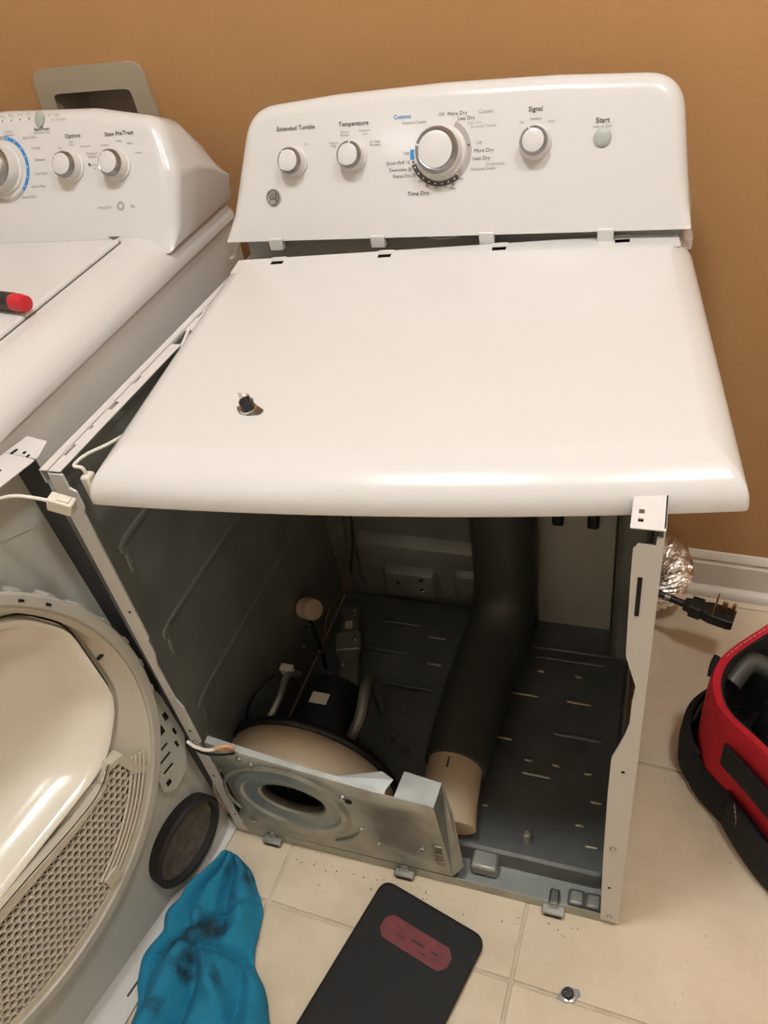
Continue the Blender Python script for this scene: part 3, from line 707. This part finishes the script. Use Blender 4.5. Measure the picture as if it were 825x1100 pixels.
V, F = loft([L3(RL, 0), L3(circ(.318), 0)]); ps = mk('sheet', V, F, 'panel_inner', fp, smooth=False, solid=.0012)
# flanges: top (with punched holes and a curved near corner), bottom and far side
V = [Vector(q) for q in ((-.052, V1, -.002), (-.050, V1, .040), (-.022, V1-.001, .056), (.03, V1, .060), (U1, V1, .06), (U1, V1, 0))]
tf = mk('top_flange', V, [tuple(range(6))], 'white', fp, smooth=False, solid=.0012)
for u, wv, a, b in ((-.020, .012, .010, .004), (.045, .035, .004, .004), (-.018, .042, .005, .003), (.02, .03, .012, .002), (-.022, .030, .004, .004)):
    box('hole', (u-a/2, u+a/2), (V1+.0002, V1+.0012), (wv-b/2, wv+b/2), 'dark_hole', tf, bevel=0)
cvx = [(-.034, V1, .05), (-.02, V1-.001, .058), (.0, V1, .06), (.02, V1-.001, .06), (.02, V1-.02, .06), (.0, V1-.006, .06), (-.02, V1-.006, .057)]
V = [Vector(q) for q in ((U0, 0.006, 0), (U1, .006, 0), (U1, .004, .035), (.34, .0, .062), (.05, -.001, .03), (U0, 0, .022))]
bf = mk('bottom_flange', V, [tuple(range(6))], 'side_white', fp, smooth=False, solid=.0012)
for u in (.06, .26): box('slot', (u, u+.045), (.0025, .0042), (.026+.05*(u-.05), .029+.05*(u-.05)), 'dirt', bf, bevel=0)
plate('side_flange', (.0, V1), (0, .06), [], lambda a, b: Vector((U1, a, b)), 'white', fp)
mk('shade_return', [Vector((U0, .01, 0)), Vector((U0, .01, .010)), Vector((U0, .80, .050)), Vector((U0, .84, .058)), Vector((U0, V1, .058)), Vector((U0, V1, 0))], [tuple(range(6))], 'return_shade', fp, smooth=False, solid=.001, off=0)  # near-black edge sheet added to keep the gap by the post in shade
# shallow swage lines on the sheet
V, F = tube([(.0, .757, .0008), (.3, .842, .0008) if False else (.12, .790, .0008), (.6, .845, .0008)], .0016, 8, smooth=False); mk('swage', V, F, 'panel_inner', ps)
# drum ring: outer flange, slope, inner bulkhead with the door opening
dpts = rpoly([(.040, .46), (.042, .62), (.095, .705), (.33, .735), (.565, .705), (.618, .62), (.618, .46), (.56, .385), (.33, .368), (.105, .385)], [.09, .09, .1, .3, .1, .09, .09, .09, .4, .09], 14)
DL_ = star(dpts, C0, NA)
V, F = loft([L3(circ(.318), .001), L3(circ(R0-.004), .03), L3(circ(R0), .045), L3(circ(R0-.003), .048), L3(circ(R0-.016), .048), L3(circ(R0-.020), .044)]); rg = mk('drum_ring', V, F, 'ring_grey', fp, ang=30, solid=.001)
def lerpL(A, B, t): return [a.lerp(b, t) for a, b in zip(A, B)]
CI = circ(R0-.020)
V, F = loft([L3(CI, .044), L3(circ(R0-.028), .036), L3(lerpL(circ(R0-.028), DL_, .45), .026), L3(lerpL(circ(R0-.028), DL_, .86), .022), L3(lerpL(circ(R0-.028), DL_, .95), .014), L3(DL_, .014), L3(DL_, -.01)]); bkh = mk('bulkhead', V, F, 'ring_plastic', fp, ang=30)
for k in range(0, 8):
    t = rad(95+k*7.2)
    V, F = boxv((-.004, .004), (-.0018, .0018), (-.0006, .0008)); M = Matrix.Translation((C0.x+(R0-.010)*cos(t), C0.y+(R0-.010)*sin(t), .0484)) @ Matrix.Rotation(t+pi/2, 4, 'Z')
    mk('hole', [M @ v for v in V], F, 'dark_hole', rg, smooth=False)
for k in range(14):
    t = rad(128+k*9)
    V, F = boxv((-.006, .006), (-.002, .004), (-.016, .012)); M = Matrix.Translation((C0.x+(R0+.001)*cos(t), C0.y+(R0+.001)*sin(t), .032)) @ Matrix.Rotation(t+pi/2, 4, 'Z')
    mk('tab', [M @ v for v in V], F, 'ring_grey', rg, smooth=False)
for u, v in ((.085, .705), (.058, .665), (.036, .545)):
    box('slot', (u-.005, u+.005), (v-.0015, v+.0015), (.026, .031), 'dark_hole', bkh, bevel=0)
# deep moulded door (closed) with raised lip
DI = offset2(DL_, -.0) ; din = [C0+(q-C0)*.985 for q in DL_]; cD = Vector((.329, .545))
def sh(s): return [cD+(q-cD)*s for q in DL_]
V, F = loft([L3(sh(.975), .000), L3(sh(.978), .022), L3(sh(.968), .028), L3(sh(.945), .027), L3(sh(.925), .018), L3(sh(.88), -.004), L3(sh(.80), -.026), L3(sh(.66), -.044), L3(sh(.45), -.055), L3(sh(.2), -.058), L3(sh(.05), -.058)], True, False, True); mk('door', V, F, 'door_plastic', fp, ang=60)
V, F = loft([L3(sh(.994), .0145), L3(sh(.982), .0150)]); mk('door_seal', V, F, 'rubber', fp)
# honeycomb lint grille
gw = .044; pit = .0122; V = []; F = []
gpoly = [C0+Vector((cos(rad(t)), sin(rad(t))))*(R0-.022) for t in range(214, 327, 3)]+[Vector(q) for q in ((.555, .372), (.50, .362), (.33, .370), (.20, .366), (.145, .372), (.120, .398), (.098, .392), (.088, .350))]
def inside(q, L):
    c = False
    for a, b in zip(L, L[1:]+L[:1]):
        if (a.y > q.y) != (b.y > q.y) and q.x < (b.x-a.x)*(q.y-a.y)/(b.y-a.y)+a.x: c = not c
    return c
gc = Vector((.33, .28)); gin = [q-(q-gc).normalized()*.009 for q in gpoly]
for j in range(0, 24):
    for i in range(0, 44):
        c = Vector((.085+pit*(i+.5*(j % 2)), .172+pit*.866*j)); d = c-C0; an = math.degrees(math.atan2(d.y, d.x)) % 360
        if not inside(c, gin) or (d.length > .273 and an < 247): continue
        k = len(V); ro = pit/math.sqrt(3); ri = ro*.81
        for a in range(6):
            t = rad(60*a+30); d = Vector((cos(t), sin(t)))
            V += [Vector((*(c+d*ro), gw)), Vector((*(c+d*ri), gw)), Vector((*(c+d*ri*.93), gw-.006))]
        for a in range(6):
            b = (a+1) % 6
            F += [(k+3*a, k+3*b, k+3*b+1, k+3*a+1), (k+3*a+1, k+3*b+1, k+3*b+2, k+3*a+2)]
gr = mk('lint_grille', V, F, 'grille', fp, smooth=False); gr['kind'] = 'stuff'
mk('grille_backing', [Vector((q.x, q.y, gw-.0058)) for q in gpoly], [tuple(range(len(gpoly)))], 'grille_dark', fp, smooth=False)
rim_o = [q+(q-gc).normalized()*.005 for q in gpoly]; rim_i = [q-(q-gc).normalized()*.009 for q in gpoly]
V, F = loft([L3(rim_o, gw-.022), L3(rim_o, gw+.001), L3(rim_i, gw+.001), L3(rim_i, gw-.005)]); mk('grille_rim', V, F, 'grille', fp, smooth=False)
for r in (.276, .284, .292, .300):            # slim bars between the slits along the curved edge of the grille
    L = [(C0.x+r*cos(rad(t)), C0.y+r*sin(rad(t)), gw-.001) for t in range(208, 249, 4)]
    V, F = tube(L, .0026, 6); mk('grille_bar', V, F, 'grille', fp)
box('grille_tab', (.196, .222), (.222, .246), (gw, gw+.004), 'grille', fp, bevel=.001)
V, F = tube([(.118, .404, .0455), (.15, .382, .0455), (.2, .376, .0455), (.33, .379, .0455), (.5, .372, .0455)], .0009, 6); mk('trim_wire', V, F, 'grille_dark', fp)
# oval lint duct seal at the foot of the panel
oc = Vector((.078, .096))
def ov(a, b, w, ro=rad(-14)): return [Vector((oc.x+a*cos(t)*cos(ro)-b*sin(t)*sin(ro), oc.y+a*cos(t)*sin(ro)+b*sin(t)*cos(ro), w)) for t in [2*pi*k/48 for k in range(48)]]
V, F = loft([ov(.080, .062, 0), ov(.082, .064, .022), ov(.078, .060, .026), ov(.072, .054, .024), ov(.070, .052, .004)]); ds = mk('duct_seal', V, F, 'rubber', fp)
V, F = loft([ov(.071, .053, .012), ov(.05, .036, .009), ov(.01, .008, .008)], True, False, True); mk('lint_felt', V, F, 'felt', ds)
# slotted bracket near the hinge edge
bo = rpoly([(-.016, .285), (.010, .225), (.045, .21), (.066, .232), (.06, .27), (.02, .40), (-.012, .41), (-.024, .33)], .008)
V, F = loft([[Vector((q.x, q.y, w)) for q in bo] for w in (.018, .0195)], True, True, True); sb = mk('slotted_bracket', V, F, 'panel_inner', fp, smooth=False)
for u, v, a, b in ((.014, .335, .010, .016), (-.004, .35, .008, .016), (.03, .305, .026, .004), (.034, .285, .026, .004), (.038, .262, .022, .004), (.05, .238, .010, .010), (-.004, .31, .005, .014), (.004, .285, .005, .014)):
    box('slot', (u-a/2, u+a/2), (v-b/2, v+b/2), (.0194, .0201), 'dark_hole', sb, bevel=0)
for u in (.0, .05): box('bracket_leg', (u, u+.004), (.24, .26), (0, .019), 'panel_inner', sb, bevel=.0005)
# harness with nylon connector from the panel's top edge
FI = FM.inverted()
V, F = tube([FI @ Vector(q) for q in ((-.075, -.05, .838), (-.045, -.045, .852), (-.020, -.040, .856), (.002, -.034, .850), (.018, -.032, .846))], .0022, 8); hw = mk('lead_wire', V, F, 'wire_white', fp)
M = FI @ T(.031, -.030, .841, rad(8), 0, rad(22))
box('connector', (-.015, .015), (-.008, .008), (-.009, .009), 'nylon', hw, bevel=.002, M=M)
box('connector_latch', (-.004, .010), (-.005, .005), (.009, .011), 'nylon', hw, bevel=.0006, M=M)

# ------------------------------------------------------------------ flexible foil duct and power cord behind the dryer
path = catmull([(.50, .69, .062), (.60, .692, .060), (.675, .694, .062), (.708, .694, .085), (.716, .694, .125), (.700, .694, .165), (.66, .694, .180), (.58, .694, .178)], 40)
V, F = tube(path, lambda t: .052+.0045*sin(t*2*pi*30)+.002*sin(t*47), 36, smooth=False)
V = [v+Vector((noise.noise(v*70), noise.noise(v*70+Vector((9, 3, 1))), noise.noise(v*70+Vector((2, 8, 5)))))*.004 for v in V]
V = [Vector((v.x, v.y, max(v.z, .002))) for v in V]
tag(mk('foil_duct', V, F, 'foil', None, ang=25), 'crinkled silver foil vent duct bent behind the dryer', 'duct')
pc = thing('power_cord', 'black dryer power cord with four-prong plug sticking out behind the cabinet', 'power cord', T(.69, .61, .14))
V, F = tube([(-.08, .002, .14), (-.05, .002, .06), (-.02, .002, .012), (.02, -.004, .0), (.065, -.019, -.004)], .0075, 12); mk('cable', V, F, 'black_plastic', pc)
V, F = tube([(.030, -.008, -.002), (.040, -.011, -.002)], .0085, 12, smooth=False); mk('cable_clamp', V, F, 'chrome_dull', pc)
PM = Matrix.Translation((.066, -.019, -.004)) @ Matrix.Rotation(rad(-14), 4, 'Z') @ Matrix.Rotation(rad(4), 4, 'Y')
def pl_loop(x, a, b): return [PM @ Vector((x, q.x, q.y)) for q in rpoly([(-a, -b), (a, -b), (a, b), (-a, b)], .004, 4)]
V, F = loft([pl_loop(0, .010, .010), pl_loop(.012, .012, .012), pl_loop(.0125, .017, .015), pl_loop(.035, .018, .015), pl_loop(.0355, .014, .013), pl_loop(.05, .019, .013), pl_loop(.085, .020, .012), pl_loop(.095, .018, .011)], True, True, True); pb = mk('plug_body', V, F, 'black_plastic', pc)
for i, (x, y, a, b) in enumerate(((.056, -.011, .0016, .005), (.056, .012, .0016, .005), (.072, .0, .005, .0018), (.088, .002, .0032, .0032))):
    box('prong', (x-a, x+a), (y-b, y+b), (.008, .042), 'brass', pb, bevel=.0005, M=PM)

# ------------------------------------------------------------------ blue towel on the floor
rows = [((.014, -.047), (.020, -.048)), ((-.006, -.085), (.060, -.075)), ((-.030, -.13), (.088, -.10)), ((-.045, -.175), (.108, -.13)), ((-.038, -.21), (.118, -.165)), ((-.052, -.255), (.128, -.205)), ((-.030, -.31), (.165, -.245)), ((-.015, -.37), (.196, -.295)), ((-.02, -.44), (.19, -.36))]
LB = catmull([(*a, 0) for a, b in rows], 9); RB = catmull([(*b, 0) for a, b in rows], 9)
nr, ncol = len(LB), 56; V = []; F = []
for i in range(nr):
    s = i/(nr-1)
    for j in range(ncol+1):
        t = j/ncol; q = LB[i].lerp(RB[i], t)
        edge = min(1, min(t, 1-t)/.10)*min(1, s/.05+.15)
        f1 = abs(sin(pi*(t*2.6+s*1.1+.18*sin(s*9))))**1.5; f2 = sin(t*17+s*5+2.2*noise.noise(Vector((s*4, t*3, 1))))
        fold = .030*f1*(.35+.65*s)+.006*f2
        fold += .016*math.exp(-((t-.55-.35*(s-.5))/.06)**2)*(1 if s > .35 else s/.35)
        fold -= .022*math.exp(-((s-.56-.16*(t-.5))/.022)**2)*min(1, t*2)+.014*math.exp(-((s-.40+.22*(t-.6))/.018)**2)*(t > .25)
        z = .006+(edge**.6)*(.012+fold+.010*noise.noise(Vector((q.x*22, q.y*22, 0))))
        if q.x < .03: z += .010*min(1, (.03-q.x)/.02)
        V.append(Vector((q.x+.006*noise.noise(Vector((q.x*30, q.y*30, 4))), q.y+.006*noise.noise(Vector((q.x*30, q.y*30, 9))), max(.004, z))))
for i in range(nr-1):
    for j in range(ncol):
        a = i*(ncol+1)+j; F.append((a, a+1, a+ncol+2, a+ncol+1))
tw_ = mk('towel', V, F, 'towel', None, ang=80, solid=.0035, sub=1, off=1)
tag(tw_, 'crumpled blue terry towel with dark grease stains on the floor', 'towel')

# ------------------------------------------------------------------ black pad with red label
pdm = T(.300, -.026, .001, rad(-15.2))
pd = thing('kneeling_pad', 'flat black rounded pad with a dark red label on the tile floor', 'pad', pdm)
po_ = rpoly([(0, -.42), (.196, -.42), (.196, 0), (0, 0)], .022, 8)
V, F = loft([[Vector((q.x, q.y, z)) for q in offset2(po_, i)] for i, z in ((.001, 0), (0, .002), (0, .010))], True, True, False); mk('base_layer', V, F, 'pad_edge', pd)
V, F = loft([[Vector((q.x, q.y, z)) for q in offset2(po_, i)] for i, z in ((-.0006, .009), (-.0006, .015), (.002, .0175), (.006, .018))], True, False, True); mk('cover', V, F, 'pad_black', pd, ang=60)
lb_ = rpoly([(.048, -.082), (.152, -.082), (.163, -.071), (.163, -.054), (.152, -.043), (.048, -.043), (.037, -.054), (.037, -.071)], .001, 2)
V, F = loft([[Vector((q.x, q.y, z)) for q in lb_] for z in (.0178, .0184)], True, True, True); lbl = mk('label', V, F, 'pad_label', pd, smooth=False)
lbl['label'] = 'dark red label'
for x, y, a, b in ((.065, -.055, .012, .0015), (.075, -.066, .018, .002), (.105, -.062, .022, .004), (.135, -.062, .014, .003), (.12, -.072, .016, .0015)):
    box('label_mark', (x-a/2, x+a/2), (y-b/2, y+b/2), (.0183, .0186), 'pad_mark', lbl, bevel=0)

# ------------------------------------------------------------------ red and black tool bag
bgO = catmull([(.800, .365, 0), (.797, .275, 0), (.862, .200, 0), (.935, .115, 0), (1.03, .07, 0), (1.15, .13, 0), (1.17, .26, 0), (1.12, .42, 0), (1.04, .53, 0), (.955, .535, 0), (.872, .455, 0)], 8, True)
bc = Vector((.98, .31, 0))
def bl(s, z, add=0.): return [Vector((bc.x+(q.x-bc.x)*s+(q-bc).normalized().x*add, bc.y+(q.y-bc.y)*s+(q-bc).normalized().y*add, z)) for q in bgO]
tb = thing('tool_bag', 'open red and black fabric tool bag standing on the tile floor', 'bag', T(0, 0, 0))
V, F = loft([bl(1., .085), bl(1.0, .15), bl(.995, .21), bl(.985, .243), bl(.965, .252), bl(.90, .250), bl(.885, .243)]); mk('upper_wall', V, F, 'red_fabric', tb, ang=60)
V, F = loft([bl(.885, .243), bl(.87, .20), bl(.88, .02)], True, False, True); mk('lining', V, F, 'black_fabric', tb)
V, F = loft([bl(.97, .002), bl(1.02, .004, .006), bl(1.03, .03, .008), bl(1.015, .075, .006), bl(1.0, .09, .002)], True, True, False); mk('base_tray', V, F, 'black_fabric', tb, ang=60)
V, F = tube([(q.x, q.y, q.z) for q in (bl(.895, .2465)+bl(.895, .2465)[:1])], .0035, 6, smooth=False, cap=False); mk('rim_binding', V, F, 'black_fabric', tb)
V, F = tube([(.803, .372, .252), (.797, .355, .246), (.795, .34, .235)], .0055, 8); mk('corner_piping', V, F, 'black_fabric', tb)
# black pockets bulging from the end and the front
def pocket(i0, i1, z0, z1, thick, name='pocket'):
    n = len(bgO); ids = [(i0+k) % n for k in range(i1-i0+1)]; V = []; m = len(ids)
    for zi, z in enumerate([z0, z0+.01, (z0+z1)/2, z1-.008, z1]):
        for k, i in enumerate(ids):
            q = bgO[i]; e = sin(pi*min(1, max(0, k/(m-1))))**.5; zz = (.6, 1, 1.1, 1, .5)[zi]
            d = (q-bc).normalized()*(thick*e*zz+.002); V.append(Vector((q.x+d.x, q.y+d.y, z)))
    F = [(zi*m+k, zi*m+k+1, (zi+1)*m+k+1, (zi+1)*m+k) for zi in range(4) for k in range(m-1)]
    F.append(tuple(4*m+k for k in range(m))) if False else None
    return mk(name, V, F, 'black_fabric', tb, ang=70, solid=.004)
pocket(82, 96, .004, .115, .022)
pocket(14, 30, .004, .10, .022)
pocket(12, 26, .15, .205, .008, 'flap')
pocket(4, 9, .07, .10, .010, 'strap')
# stitching
def stitch(pts, nst):
    P = catmull(pts, 12)
    for k in range(nst):
        a = P[int(k/nst*(len(P)-1))]; b = P[min(len(P)-1, int((k+.55)/nst*(len(P)-1))+1)]
        V, F = tube([a, b], .0007, 5, smooth=False); mk('stitch', V, F, 'thread', tb)
stitch([(.812, .374, .254), (.799, .352, .225), (.7965, .325, .18), (.7975, .29, .13)], 18)
stitch(bl(.935, .2527)[76:88], 14)
stitch([(.846, .188, .112), (.852, .178, .085), (.856, .172, .055), (.872, .152, .028), (.90, .118, .02)], 16)
zp = [(.7965, .335, .175), (.790, .333, .165), (.786, .330, .15)]
V, F = tube(zp, .003, 8); zo = mk('zip_pull', V, F, 'black_plastic', tb)
box('zip_tab', (-.006, .006), (-.003, .003), (-.028, .004), 'black_plastic', zo, bevel=.002, M=T(.785, .329, .148, rad(70), rad(8)))
# tools in the bag
def tool(name, label, M, handle, blade):
    t = thing(name, label, 'tool', M)
    V, F = lathe([(.006, .0), (.013, .01), (.014, .06), (.010, .10), (.012, .115), (.006, .12)], None, 18); mk('handle', V, F, handle, t)
    V, F = lathe([(.004, -.12), (.004, .0)], None, 12); mk('shaft', V, F, blade, t)
tool('chisel', 'black handled tool leaning inside the red tool bag, nearest its rim', T(.875, .30, .15, 0, rad(-30), rad(25)), 'black_plastic', 'chrome_dull')
tool('nut_driver', 'tool with shiny metal handle lying inside the red tool bag', T(.905, .36, .15, 0, rad(25), rad(40)), 'chrome', 'chrome_dull')
gv = [(.83, .36, .20), (.86, .40, .215), (.90, .40, .20), (.93, .43, .19)]
V, F = tube(gv, .018, 12); tag(mk('rolled_cloth', V, F, 'pipe_dark', None), 'rolled dark grey cloth tucked inside the red tool bag', 'cloth')
# specks of grit swept out from under the machine
V = []; F = []
for k in range(80):
    x = random.gauss(.30, .05) if k < 45 else random.uniform(.02, .66); y = -.018-abs(random.gauss(0, .018)); r = random.uniform(.0006, .0016)
    b = len(V); V += [Vector((x-r, y-r, .0003)), Vector((x+r, y-r*.6, .0003)), Vector((x, y+r, .0003)), Vector((x, y, .0003+r))]
    F += [(b, b+1, b+3), (b+1, b+2, b+3), (b+2, b, b+3), (b, b+2, b+1)]
gt = mk('grit', V, F, 'dirt', None, smooth=False); tag(gt, 'dark specks of grit on the tiles along the dryer base', 'grit'); gt['kind'] = 'stuff'
